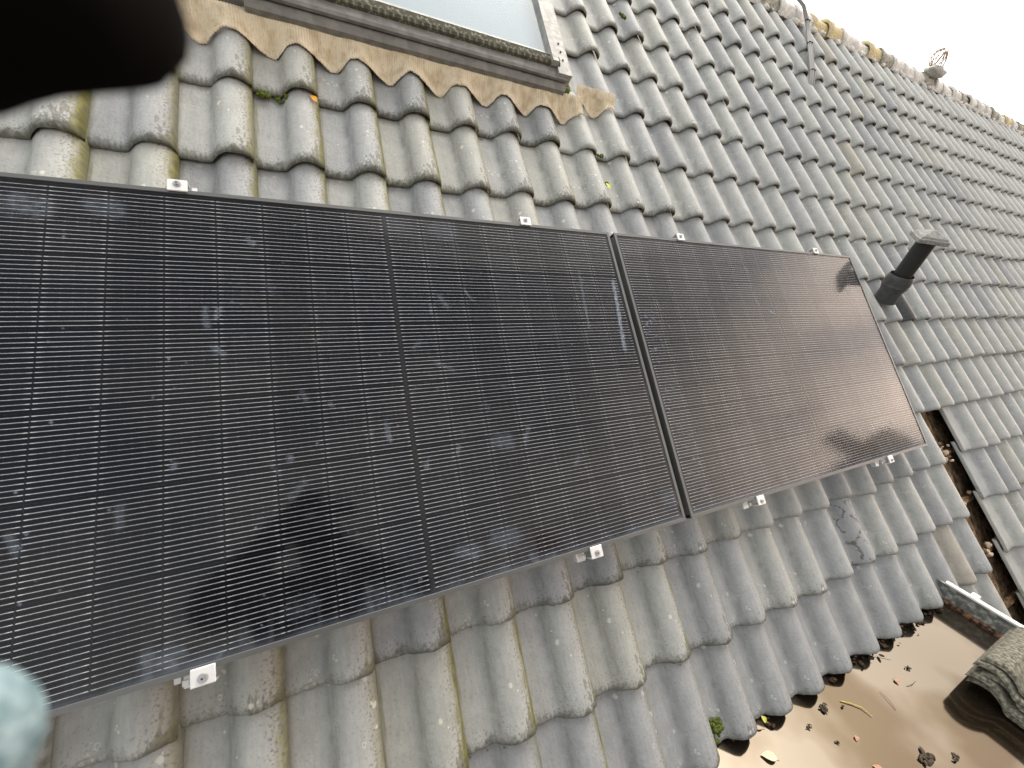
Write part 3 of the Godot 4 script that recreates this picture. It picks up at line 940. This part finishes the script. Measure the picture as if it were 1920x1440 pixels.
	var apron := func(ua: float, ub: float, va: float, vb: float, seed_: int, lift: float) -> ArrayMesh:
		var nz := noise(seed_, 5.0, 3)
		var s := new_st()
		var top := []
		var low := []
		var uvs := []
		var n := int((ub - ua) / 0.0022)
		for j in 8:
			var row := []
			var lrow := []
			var uv := []
			for i in n + 1:
				var u := lerpf(ua, ub, float(i) / n)
				var tt := fposmod((u - U0) / P, 1.0)
				var crest: float = 0.0
				for du in [-0.024, -0.012, 0.0, 0.012, 0.024]: crest += drape.call(u + du) / 0.3
				var v0 := va + 0.004 + 0.020 * crest - 0.012 * sin(PI * clampf(tt / 0.55, 0, 1)) + 0.013 * nz.get_noise_1d(u * 2.2) + 0.004 * nz.get_noise_1d(u * 9.0)
				var v := lerpf(v0, vb, j / 7.0)
				var onto := TROUGH + prof(tt) - SLOPE * (v - vk(8)) + lift
				onto = drape.call(u) + TROUGH - SLOPE * (v - vk(8)) + lift
				var q := smoothstep(0.2, 1.0, j / 7.0)
				var z := lerpf(onto, maxf(onto, -0.084), q) + 0.0017 * sin(u * TAU / 0.0088) + 0.002 * nz.get_noise_2d(u * 3.0, v * 3.0)
				row.append(Vector3(u, v, z))
				lrow.append(Vector3(u, v, z - 0.0022))
				uv.append(Vector2(u / 1.9, (v - 1.8) / 0.2))
			top.append(row)
			low.append(lrow)
			uvs.append(uv)
		sheet(s, top, uvs, false)
		sheet(s, low, uvs, true)
		sheet(s, [low[0], top[0]], [uvs[0], uvs[0]], false)
		return done(s)
	part(t, "apron", apron.call(-1.53, 0.145, 1.845, 1.95, 230, 0.006), am)
	part(t, "apron_end", apron.call(0.135, 0.37, 1.935, 2.03, 231, 0.010), am)
	var moss := rough_mat(lin(0.05, 0.09, 0.008), lin(0.17, 0.27, 0.03), 60.0, 240, 0.95, 0.0, 6.0)
	var mt := thing("moss_cushion", "small bright green moss cushion at the lower right corner of the roof window", "moss", roof * shift(0.07, 1.985, -0.10))
	part(mt, "cushion", lump(Vector3(0.021, 0.016, 0.016), 0.35, 241, 9), moss)
	# a yellow leaf stuck below the apron and one further down
	var ym := mat(lin(0.75, 0.33, 0.02), 0.6)
	leaf(roof * Vector3(-1.045, 1.662, -0.125), 0.022, ym, "orange leaf caught under a tile nose below the apron", roof.basis)
	leaf(roof * Vector3(0.187, 1.48, -0.118), 0.024, mat(lin(0.6, 0.62, 0.05), 0.6), "yellow green leaf lying on a tile right of the near panel's top corner", roof.basis)

func leaf(at: Vector3, size: float, m: Material, label: String, b := Basis(Vector3.RIGHT, Vector3(0, 0, -1), Vector3.UP), turn := 0.6) -> void:
	var t := thing("fallen_leaf", label, "leaf", Transform3D(b * Basis(Vector3(0, 0, 1), turn), at))
	var st := new_st()
	var rows := []
	for j in 7:
		var s := j / 6.0
		var w := size * 0.42 * sin(PI * pow(s, 0.8)) + 0.0006
		var row := []
		for i in 5:
			var q := (i - 2) / 2.0
			row.append(Vector3(q * w, (s - 0.5) * size * 1.5, 0.003 + absf(q) * w * 0.2 + 0.002 * sin(s * 4.0)))
		rows.append(row)
	sheet(st, rows)
	part(t, "blade", done(st), m)
	part(t, "stalk", tube([Vector3(0, -0.75 * size, 0.003), Vector3(0.002, -1.1 * size, 0.005)], [0.0009, 0.0007], 5), m)

func vent() -> void:
	var at := roof * Vector3(2.231, 1.0, 0.028)
	var t := thing("vent_pipe", "dark vent pipe with flat pale cap right of the far panel", "vent pipe", shift(at.x, at.y, at.z))
	var inv := Transform3D(Basis(), -at)
	var black := mat(lin(0.012, 0.013, 0.013), 0.55)
	var lead := rough_mat(lin(0.045, 0.047, 0.05), lin(0.07, 0.073, 0.075), 5.0, 250, 0.42, 0.0, 0.5)
	var base_tile := tile_mesh(16, true, 9)
	part(t, "base_tile", base_tile, lead, inv * roof * shift(uc(17) - 0.02, vk(5) - 0.004, TROUGH + 0.004))
	var axis := Vector3(-0.2, 1.0, 0.3).normalized()
	var b := frame_along(axis)
	var st := new_st()
	# saddle and ball: lathe round the axis
	var lat := [[0.062, 0.012], [0.066, 0.004], [0.070, -0.018], [0.072, -0.040], [0.071, -0.052], [0.073, -0.054], [0.073, -0.060], [0.066, -0.075], [0.060, -0.10], [0.064, -0.17]]
	var rows := []
	for q in lat:
		var row := []
		for k in 25: row.append(b * Vector3(cos(TAU * k / 24) * q[0], q[1], sin(TAU * k / 24) * q[0]))
		rows.append(row)
	sheet(st, rows, [], false)
	part(t, "ball_joint", done(st), lead)
	part(t, "pipe", tube([axis * -0.02, axis * 0.228], [0.048], 28), black)
	var cap := rough_mat(lin(0.20, 0.20, 0.195), lin(0.30, 0.30, 0.285), 7.0, 252, 0.8, 0.0, 0.8)
	var turn := Transform3D(b * Basis(Vector3.UP, 0.55), axis * 0.240)
	part(t, "cap", box(Vector3(0.15, 0.024, 0.15), 0.003), cap, turn)
	var cs := new_st(false)
	var o := []
	for q in [[0.066, 0.0], [0.060, 0.010], [0.008, 0.036]]:
		o.append([Vector3(-q[0], q[1], -q[0]), Vector3(q[0], q[1], -q[0]), Vector3(q[0], q[1], q[0]), Vector3(-q[0], q[1], q[0]), Vector3(-q[0], q[1], -q[0])])
	sheet(cs, o, [], true)
	var last: Array = o[2]
	quad(cs, last[3], last[2], last[1], last[0])
	part(t, "cap_top", done(cs), cap, turn * shift(0, 0.0122, 0))

func small_things() -> void:
	# flashing edge of the flat roof
	var trim := thing("roof_edge_trim", "weathered flat roof edge strip with white top, running out from the eaves to the loose tiles", "roof edging", shift(1.69, 0, 0.30))
	var zrot := Transform3D(Basis(Vector3(0, 0, 1), Vector3(1, 0, 0), Vector3(0, 1, 0)), Vector3.ZERO)  # (x, y, z) of a bar -> z, x, y
	var wt := mat(lin(0.78, 0.78, 0.76), 0.5, 0.1)
	var face := rough_mat(lin(0.08, 0.09, 0.085), lin(0.5, 0.5, 0.46), 7.0, 260, 0.75, 0.1, 4.0)
	face.albedo_texture = speckle(262, 0.012, lin(0.13, 0.14, 0.135), lin(0.42, 0.42, 0.39), 0.35, 0.8)
	var bitu := rough_mat(lin(0.02, 0.012, 0.008), lin(0.22, 0.12, 0.07), 9.0, 263, 0.8, 0.0, 6.0)
	part(trim, "top_strip", bar([Vector2(0.0, 0.094), Vector2(-0.004, 0.098), Vector2(-0.003, 0.106), Vector2(0.022, 0.106), Vector2(0.024, 0.094)], 0.03, 2.85), wt, zrot)
	part(trim, "face_board", bar([Vector2(0.0015, -0.3), Vector2(0.0, 0.0935), Vector2(0.02, 0.0935), Vector2(0.02, -0.3)], 0.0, 2.85), face, zrot)
	part(trim, "bitumen_edge", bar([Vector2(-0.002, -0.02), Vector2(-0.012, -0.02), Vector2(-0.010, 0.010), Vector2(-0.002, 0.022)], 0.05, 2.85), bitu, zrot)
	part(trim, "clip", box(Vector3(0.05, 0.012, 0.03), 0.002), wt, shift(0.026, 0.104, 0.13))
	# loose tiles piled on the puddle
	var sm := []
	for i in 3: sm.append(rough_mat(lin(0.07, 0.064, 0.05), lin(0.25, 0.24, 0.19), 12.0 + i, 270 + 3 * i, 0.8, 0.0, 2.5))
	var tm := [tile_mesh(20, true, 3), tile_mesh(20, true, 2)]
	var words := ["lowest of the pile of loose roof tiles lying in the puddle", "second from the bottom in the pile of loose roof tiles", "middle one of the five loose roof tiles in the pile", "second from the top in the pile of loose roof tiles", "topmost of the pile of loose roof tiles beside the roof edge strip"]
	for i in 5:
		var b := Basis(Vector3(0, 0, -1), Vector3(-1, 0, 0), Vector3(0, 1, 0))
		b = Basis(Vector3.UP, 0.04 + R.randfn(0, 0.03)) * Basis(Vector3(0, 0, 1), -SLOPE) * b
		var t := thing("loose_roof_tile", words[i], "roof tile", Transform3D(b, Vector3(1.562 + [0.0, -0.012, 0.006, -0.004, 0.010][i], 0.026 + 0.0275 * i, 0.782 + [0.0, -0.008, 0.007, -0.004, 0.006][i])), "loose roof tiles in a pile")
		part(t, "tile_body", tm[i % 2], sm[i % 3])
	# leaf clods and twigs in the water
	var clod := rough_mat(lin(0.012, 0.009, 0.006), lin(0.14, 0.10, 0.07), 60.0, 280, 0.8, 0.0, 8.0)
	var cw := [[0.522, 0.418, 0.020, "dark clod of rotten leaves floating just off the eaves tiles"], [0.706, 0.652, 0.026, "largest dark clod of leaves in the middle of the puddle"], [0.809, 0.695, 0.013, "small dark clod right of the largest one in the puddle"], [0.40, 0.43, 0.008, "tiny brown crumb by the second eaves tile"], [0.60, 0.44, 0.007, "tiny brown crumb beside the yellow twig"], [1.05, 0.465, 0.010, "brown crumb near the eaves below the roof edge strip"], [0.45, 0.50, 0.007, "tiny brown crumb left of the pink leaves"]]
	for i in cw.size():
		var t := thing("leaf_clod", cw[i][3], "debris", shift(cw[i][0], 0.002, cw[i][1]))
		var st := new_st()
		for j in 14:
			var s: float = cw[i][2] * R.randf_range(0.25, 0.55)
			st.append_from(lump(Vector3(s, s * 0.2, s * 0.6), 0.9, 2000 + i * 20 + j, 5), 0, Transform3D(Basis.from_euler(Vector3(R.randf() * 0.5, R.randf() * 6.0, R.randf() * 0.5)), Vector3(R.randfn(0, cw[i][2] * 0.5), R.randf() * 0.006, R.randfn(0, cw[i][2] * 0.35))))
		part(t, "clod", st.commit(), clod)
	var yt := thing("yellow_twig", "thin yellow stalk bent in the puddle", "twig", shift(0.66, 0.003, 0.46))
	part(yt, "stalk", tube([Vector3(-0.045, 0, -0.035), Vector3(-0.015, 0.002, -0.012), Vector3(0.008, 0.003, 0.012), Vector3(0.012, 0.001, 0.045)], [0.0018, 0.002, 0.0017, 0.001], 6), mat(lin(0.5, 0.45, 0.08), 0.6))
	for i in 3:
		var q: Vector3 = [Vector3(0.98, 0.002, 0.50), Vector3(0.80, 0.002, 0.50), Vector3(1.0, 0.002, 0.40)][i]
		var s := thing("thin_twig", ["dark straw standing out of the puddle left of the loose tiles", "thin straw lying in the puddle below the yellow stalk", "pale twig near the eaves at the far end of the puddle"][i], "twig", Transform3D(Basis(Vector3.UP, i * 1.3), q))
		part(s, "stalk", tube([Vector3(-0.03, 0, 0), Vector3(0, 0.004, 0.006), Vector3(0.035, 0.001, 0.004)], [0.0008, 0.001, 0.0007], 5), mat(lin(0.12, 0.09, 0.05) if i < 2 else lin(0.5, 0.42, 0.25), 0.7))
	var pink := mat(lin(0.42, 0.22, 0.14), 0.7)
	leaf(Vector3(0.50, 0.001, 0.60), 0.022, pink, "reddish leaf in the puddle near the bottom edge, left of the clods")
	leaf(Vector3(0.53, 0.001, 0.52), 0.014, pink, "small pinkish leaf below the eaves, left of the yellow stalk", Basis(Vector3.RIGHT, Vector3(0, 0, -1), Vector3.UP), 2.0)
	leaf(Vector3(0.93, 0.001, 0.475), 0.016, pink, "pinkish leaf beside the dark straw in the puddle", Basis(Vector3.RIGHT, Vector3(0, 0, -1), Vector3.UP), 2.6)
	leaf(Vector3(0.17, 0.004, 0.43), 0.035, mat(lin(0.62, 0.55, 0.38), 0.6), "large cream leaf at the bottom edge under the broken eaves tile", Basis(Vector3.RIGHT, Vector3(0, 0, -1), Vector3.UP), 1.0)
	leaf(Vector3(0.24, 0.03, 0.352), 0.02, mat(lin(0.62, 0.62, 0.12), 0.6), "lemon yellow leaf stuck on the nose of an eaves tile", roof.basis)
	# cable bundle by the ridge
	var cb := thing("cable_bundle", "grey cable bundle coming over the ridge and slipping under the tiles", "cable", roof)
	var grey := mat(lin(0.24, 0.24, 0.235), 0.6)
	var path := [Vector3(2.55, 3.80, -0.10), Vector3(2.72, 3.74, -0.045), Vector3(2.86, 3.64, -0.055), Vector3(2.895, 3.52, -0.085), Vector3(2.83, 3.37, -0.088), Vector3(2.765, 3.23, -0.088), Vector3(2.69, 3.06, -0.092), Vector3(2.63, 2.91, -0.096), Vector3(2.585, 2.82, -0.105), Vector3(2.56, 2.75, -0.128)]
	for i in 4:
		var pts := []
		for j in path.size():
			var spread: float = lerpf(0.4, 1.6, j / 9.0)
			pts.append(path[j] + Vector3((i - 1.5) * 0.010 * spread, 0, 0.006 * (i % 2)))
		part(cb, "cable", tube(pts, [0.0085 if i < 3 else 0.006], 8), grey)
	for j in [3, 5, 7]:
		part(cb, "tie", tube([path[j] + Vector3(-0.028, 0.003, -0.004), path[j] + Vector3(-0.02, 0.003, 0.014), path[j] + Vector3(0.02, 0.0, 0.016), path[j] + Vector3(0.028, 0, -0.004)], [0.004], 6), mat(lin(0.02, 0.02, 0.02), 0.6))
	# wire guard lying on the ridge
	var wg := thing("wire_guard", "brown wire balloon guard sticking up from the far ridge against the sky", "wire guard", shift((roof * Vector3(5.25, 3.70, -0.05)).x, (roof * Vector3(5.25, 3.70, -0.05)).y, (roof * Vector3(5.25, 3.70, -0.05)).z))
	var rust := mat(lin(0.25, 0.16, 0.10), 0.7, 0.1)
	var lean := Basis(Vector3(0, 0, 1), -0.62)
	for i in 12:
		var a := TAU * i / 12.0
		var pts := []
		for j in 8:
			var s := j / 7.0
			var r := 0.025 + 0.085 * sin(PI * pow(s, 0.75)) * (1.0 if i < 8 else 1.15)
			pts.append(lean * Vector3(cos(a) * r, 0.02 + 0.25 * s * (1.0 if i % 3 else 0.86), sin(a) * r * 0.5))
		part(wg, "wire", tube(pts, [0.0045], 5), rust)
	part(wg, "foot", lump(Vector3(0.16, 0.05, 0.07), 0.5, 290, 8), rough_mat(lin(0.35, 0.35, 0.33), lin(0.6, 0.6, 0.56), 6.0, 291), shift(0.06, -0.01, 0.02))

func cs(px: float, py: float, z: float) -> Vector3:   # a point in front of the lens, in the camera's axes
	return Vector3((px - 960.0) / 746.27 * z, -(py - 720.0) / 746.27 * z, -z)

func photographer() -> void:
	var c := cam_at
	var t := thing("person", "photographer mirrored in near panel, black and pale blue gloved fingertips in the left corners", "person", shift(-1.27, 0, 1.22))
	var inv := Transform3D(Basis(), -Vector3(-1.27, 0, 1.22))
	var cloth := mat(lin(0.010, 0.010, 0.011), 0.9, 0.0, 0.2)
	var blackg := mat(lin(0.008, 0.0075, 0.007), 0.95, 0.0, 0.1)
	var blue := rough_mat(lin(0.13, 0.20, 0.225), lin(0.29, 0.385, 0.415), 50.0, 300, 0.95, 0.0, 8.0)
	var rt := Vector3(0.89, 0, 0.45)
	var fw := Vector3(0.45, 0, -0.89)
	var hip := Vector3(-1.27, 0.93, 1.20)
	var chest := Vector3(-1.22, 1.30, 1.10)
	var neck := Vector3(-1.20, 1.46, 1.05)
	var head := Vector3(-1.185, 1.625, 1.01)
	var lw := c * Vector3(-0.15, 0.035, -0.005)
	var rw := c * Vector3(-0.10, -0.12, 0.01)
	var le := chest - rt * 0.42 + Vector3(0, 0.02, 0) + fw * 0.10
	var re := chest + rt * 0.50 + Vector3(0, 0.0, 0) + fw * 0.10
	var bones := [
		[hip - rt * 0.07, hip + rt * 0.07, 0.13, 0.13], [hip, chest, 0.16, 0.185], [chest - rt * 0.13, chest + rt * 0.13, 0.15, 0.15], [chest + Vector3(0, 0.1, 0) - rt * 0.17, chest + Vector3(0, 0.1, 0) + rt * 0.17, 0.075, 0.075],
		[chest, neck, 0.12, 0.065], [neck, head, 0.06, 0.07], [head + Vector3(0, 0.03, 0), head - fw * 0.02 + Vector3(0, 0.035, 0), 0.115, 0.12], [head + fw * 0.03 - Vector3(0, 0.05, 0), head + fw * 0.045 - Vector3(0, 0.075, 0), 0.065, 0.045], [head + fw * 0.095 - Vector3(0, 0.01, 0), head + fw * 0.112 - Vector3(0, 0.03, 0), 0.012, 0.016],
		[head - rt * 0.095, head - rt * 0.1 - Vector3(0, 0.03, 0), 0.018, 0.014], [head + rt * 0.095, head + rt * 0.1 - Vector3(0, 0.03, 0), 0.018, 0.014],
		[chest + Vector3(0, 0.09, 0) - rt * 0.19, le, 0.11, 0.10], [le, lw, 0.10, 0.045], [chest + Vector3(0, 0.09, 0) + rt * 0.19, re, 0.11, 0.10], [re, rw, 0.10, 0.045],
		[hip - rt * 0.09, Vector3(-1.40, 0.50, 1.16), 0.10, 0.068], [Vector3(-1.40, 0.50, 1.16), Vector3(-1.40, 0.09, 1.22), 0.065, 0.048], [Vector3(-1.40, 0.06, 1.23), Vector3(-1.35, 0.045, 1.06), 0.052, 0.04],
		[hip + rt * 0.09, Vector3(-1.14, 0.50, 1.22), 0.10, 0.068], [Vector3(-1.14, 0.50, 1.22), Vector3(-1.14, 0.09, 1.30), 0.065, 0.048], [Vector3(-1.14, 0.06, 1.31), Vector3(-1.07, 0.045, 1.15), 0.052, 0.04]]
	part(t, "body", skin(bones, 0.024, 0.05), cloth, inv)
	# the dark gloved hand: its forefinger lies over the corner of the lens
	var tip := cs(165, -15, 0.047)
	var pk := Vector3(-0.118, 0.045, 0.0)
	var g := [[Vector3(-0.15, 0.035, 0.005), pk + Vector3(-0.005, -0.02, 0.0), 0.026, 0.028], [pk + Vector3(0, 0.012, 0), pk + Vector3(0, -0.045, 0.004), 0.020, 0.018],
		[pk + Vector3(0.008, 0.012, -0.005), Vector3(-0.098, 0.052, -0.036), 0.0125, 0.0115], [Vector3(-0.098, 0.052, -0.036), Vector3(-0.074, 0.045, -0.047), 0.0115, 0.0105], [Vector3(-0.074, 0.045, -0.047), tip, 0.0105, 0.0098]]
	for i in 3:   # the other fingers curl round the phone's end, clear of the picture
		var y := 0.022 - 0.022 * i
		g.append([pk + Vector3(0.004, y - 0.03, 0), Vector3(-0.112 + 0.004 * i, y - 0.018, -0.030), 0.0125, 0.0115])
		g.append([Vector3(-0.112 + 0.004 * i, y - 0.018, -0.030), Vector3(-0.090 + 0.003 * i, y - 0.018, -0.030), 0.0115, 0.010])
		g.append([Vector3(-0.090 + 0.003 * i, y - 0.018, -0.030), Vector3(-0.078, y - 0.018, -0.020), 0.010, 0.0095])
	g.append([pk + Vector3(-0.01, -0.005, 0.012), Vector3(-0.098, 0.030, 0.026), 0.015, 0.012])
	g.append([Vector3(-0.098, 0.030, 0.026), Vector3(-0.070, 0.028, 0.028), 0.012, 0.010])
	part(t, "dark_glove", skin(g, 0.004, 0.006), blackg, inv * c)
	# the pale blue woolly glove at the phone's lower end
	var tb := cs(-160, 1445, 0.055)
	var pb := Vector3(-0.104, -0.088, 0.0)
	var w := [[Vector3(-0.10, -0.13, 0.012), pb, 0.027, 0.029], [pb, Vector3(-0.092, -0.070, -0.022), 0.018, 0.0135], [Vector3(-0.092, -0.070, -0.022), tb, 0.0135, 0.0125]]
	for i in 4:
		var x := -0.072 + 0.021 * i
		w.append([pb + Vector3(0.012 + 0.010 * i, 0.004, 0.004), Vector3(x, -0.066, 0.012), 0.0135, 0.012])
		w.append([Vector3(x, -0.066, 0.012), Vector3(x + 0.002, -0.044, 0.026), 0.012, 0.011])
		w.append([Vector3(x + 0.002, -0.044, 0.026), Vector3(x + 0.003, -0.022 - 0.004 * (i % 2), 0.026), 0.011, 0.0098])
	var wool := skin(w, 0.004, 0.006)
	part(t, "pale_blue_glove", wool, blue, inv * c)
	# the phone that takes the picture
	var ph := thing("phone", "dark phone held by the photographer, mirrored in the near panel", "phone", c * shift(0.012, -0.002, 0.0095))
	part(ph, "body", box(Vector3(0.155, 0.074, 0.008), 0.003), mat(lin(0.015, 0.015, 0.017), 0.35), shift(0, 0, 0))
	part(ph, "screen", box(Vector3(0.148, 0.068, 0.0006)), mat(lin(0.02, 0.02, 0.022), 0.1), shift(0, 0, 0.0044))

func neighbours() -> void:
	var spec := [
		[Vector3(3.6, -2.9, 11.2), Vector3(6.0, 6.3, 5.0), 0.08, lin(0.20, 0.075, 0.05), lin(0.32, 0.14, 0.095), lin(0.12, 0.045, 0.03), "red brick house with red roof behind the photographer, faintly mirrored in the near panel"],
		[Vector3(12.8, -2.9, 6.6), Vector3(4.2, 4.6, 4.4), 1.15, lin(0.05, 0.028, 0.018), lin(0.1, 0.06, 0.04), lin(0.035, 0.022, 0.016), "dark brown house mirrored in the lower right corner of the far panel"]]
	for i in 2:
		var q: Array = spec[i]
		var s: Vector3 = q[1]
		var t := thing("neighbour_house", q[6], "house", Transform3D(Basis(Vector3.UP, q[2]), q[0]))
		var brick := rough_mat(q[3], q[4], 1.5, 320 + i)
		part(t, "wall", box(s), brick, shift(0, s.y / 2, 0))
		var rf := rough_mat(q[5], q[3], 1.0, 324 + i)
		part(t, "roof", bar([Vector2(s.y, -s.z / 2 - 0.3), Vector2(s.y + 0.12, -s.z / 2 - 0.3), Vector2(s.y + 2.6 - i * 0.6, 0), Vector2(s.y + 0.12, s.z / 2 + 0.3), Vector2(s.y, s.z / 2 + 0.3)], -s.x / 2 - 0.2, s.x / 2 + 0.2), rf, shift(0, 0.003, 0))
		part(t, "chimney", box(Vector3(0.6, 1.6, 0.5), 0.01), brick, shift(s.x * 0.3, s.y + 2.5 - i * 0.6, 0))
		for k in 4:
			var w := part(t, "window_frame", box(Vector3(1.1, 1.3, 0.06), 0.005), mat(lin(0.6, 0.6, 0.58), 0.6), shift((k % 2 - 0.5) * s.x * 0.5, 1.4 + (k / 2) * s.y * 0.52, -s.z / 2 - 0.01))
			part(w, "window_pane", box(Vector3(0.96, 1.16, 0.02)), mat(lin(0.02, 0.025, 0.03), 0.06), shift(0, 0, -0.028))
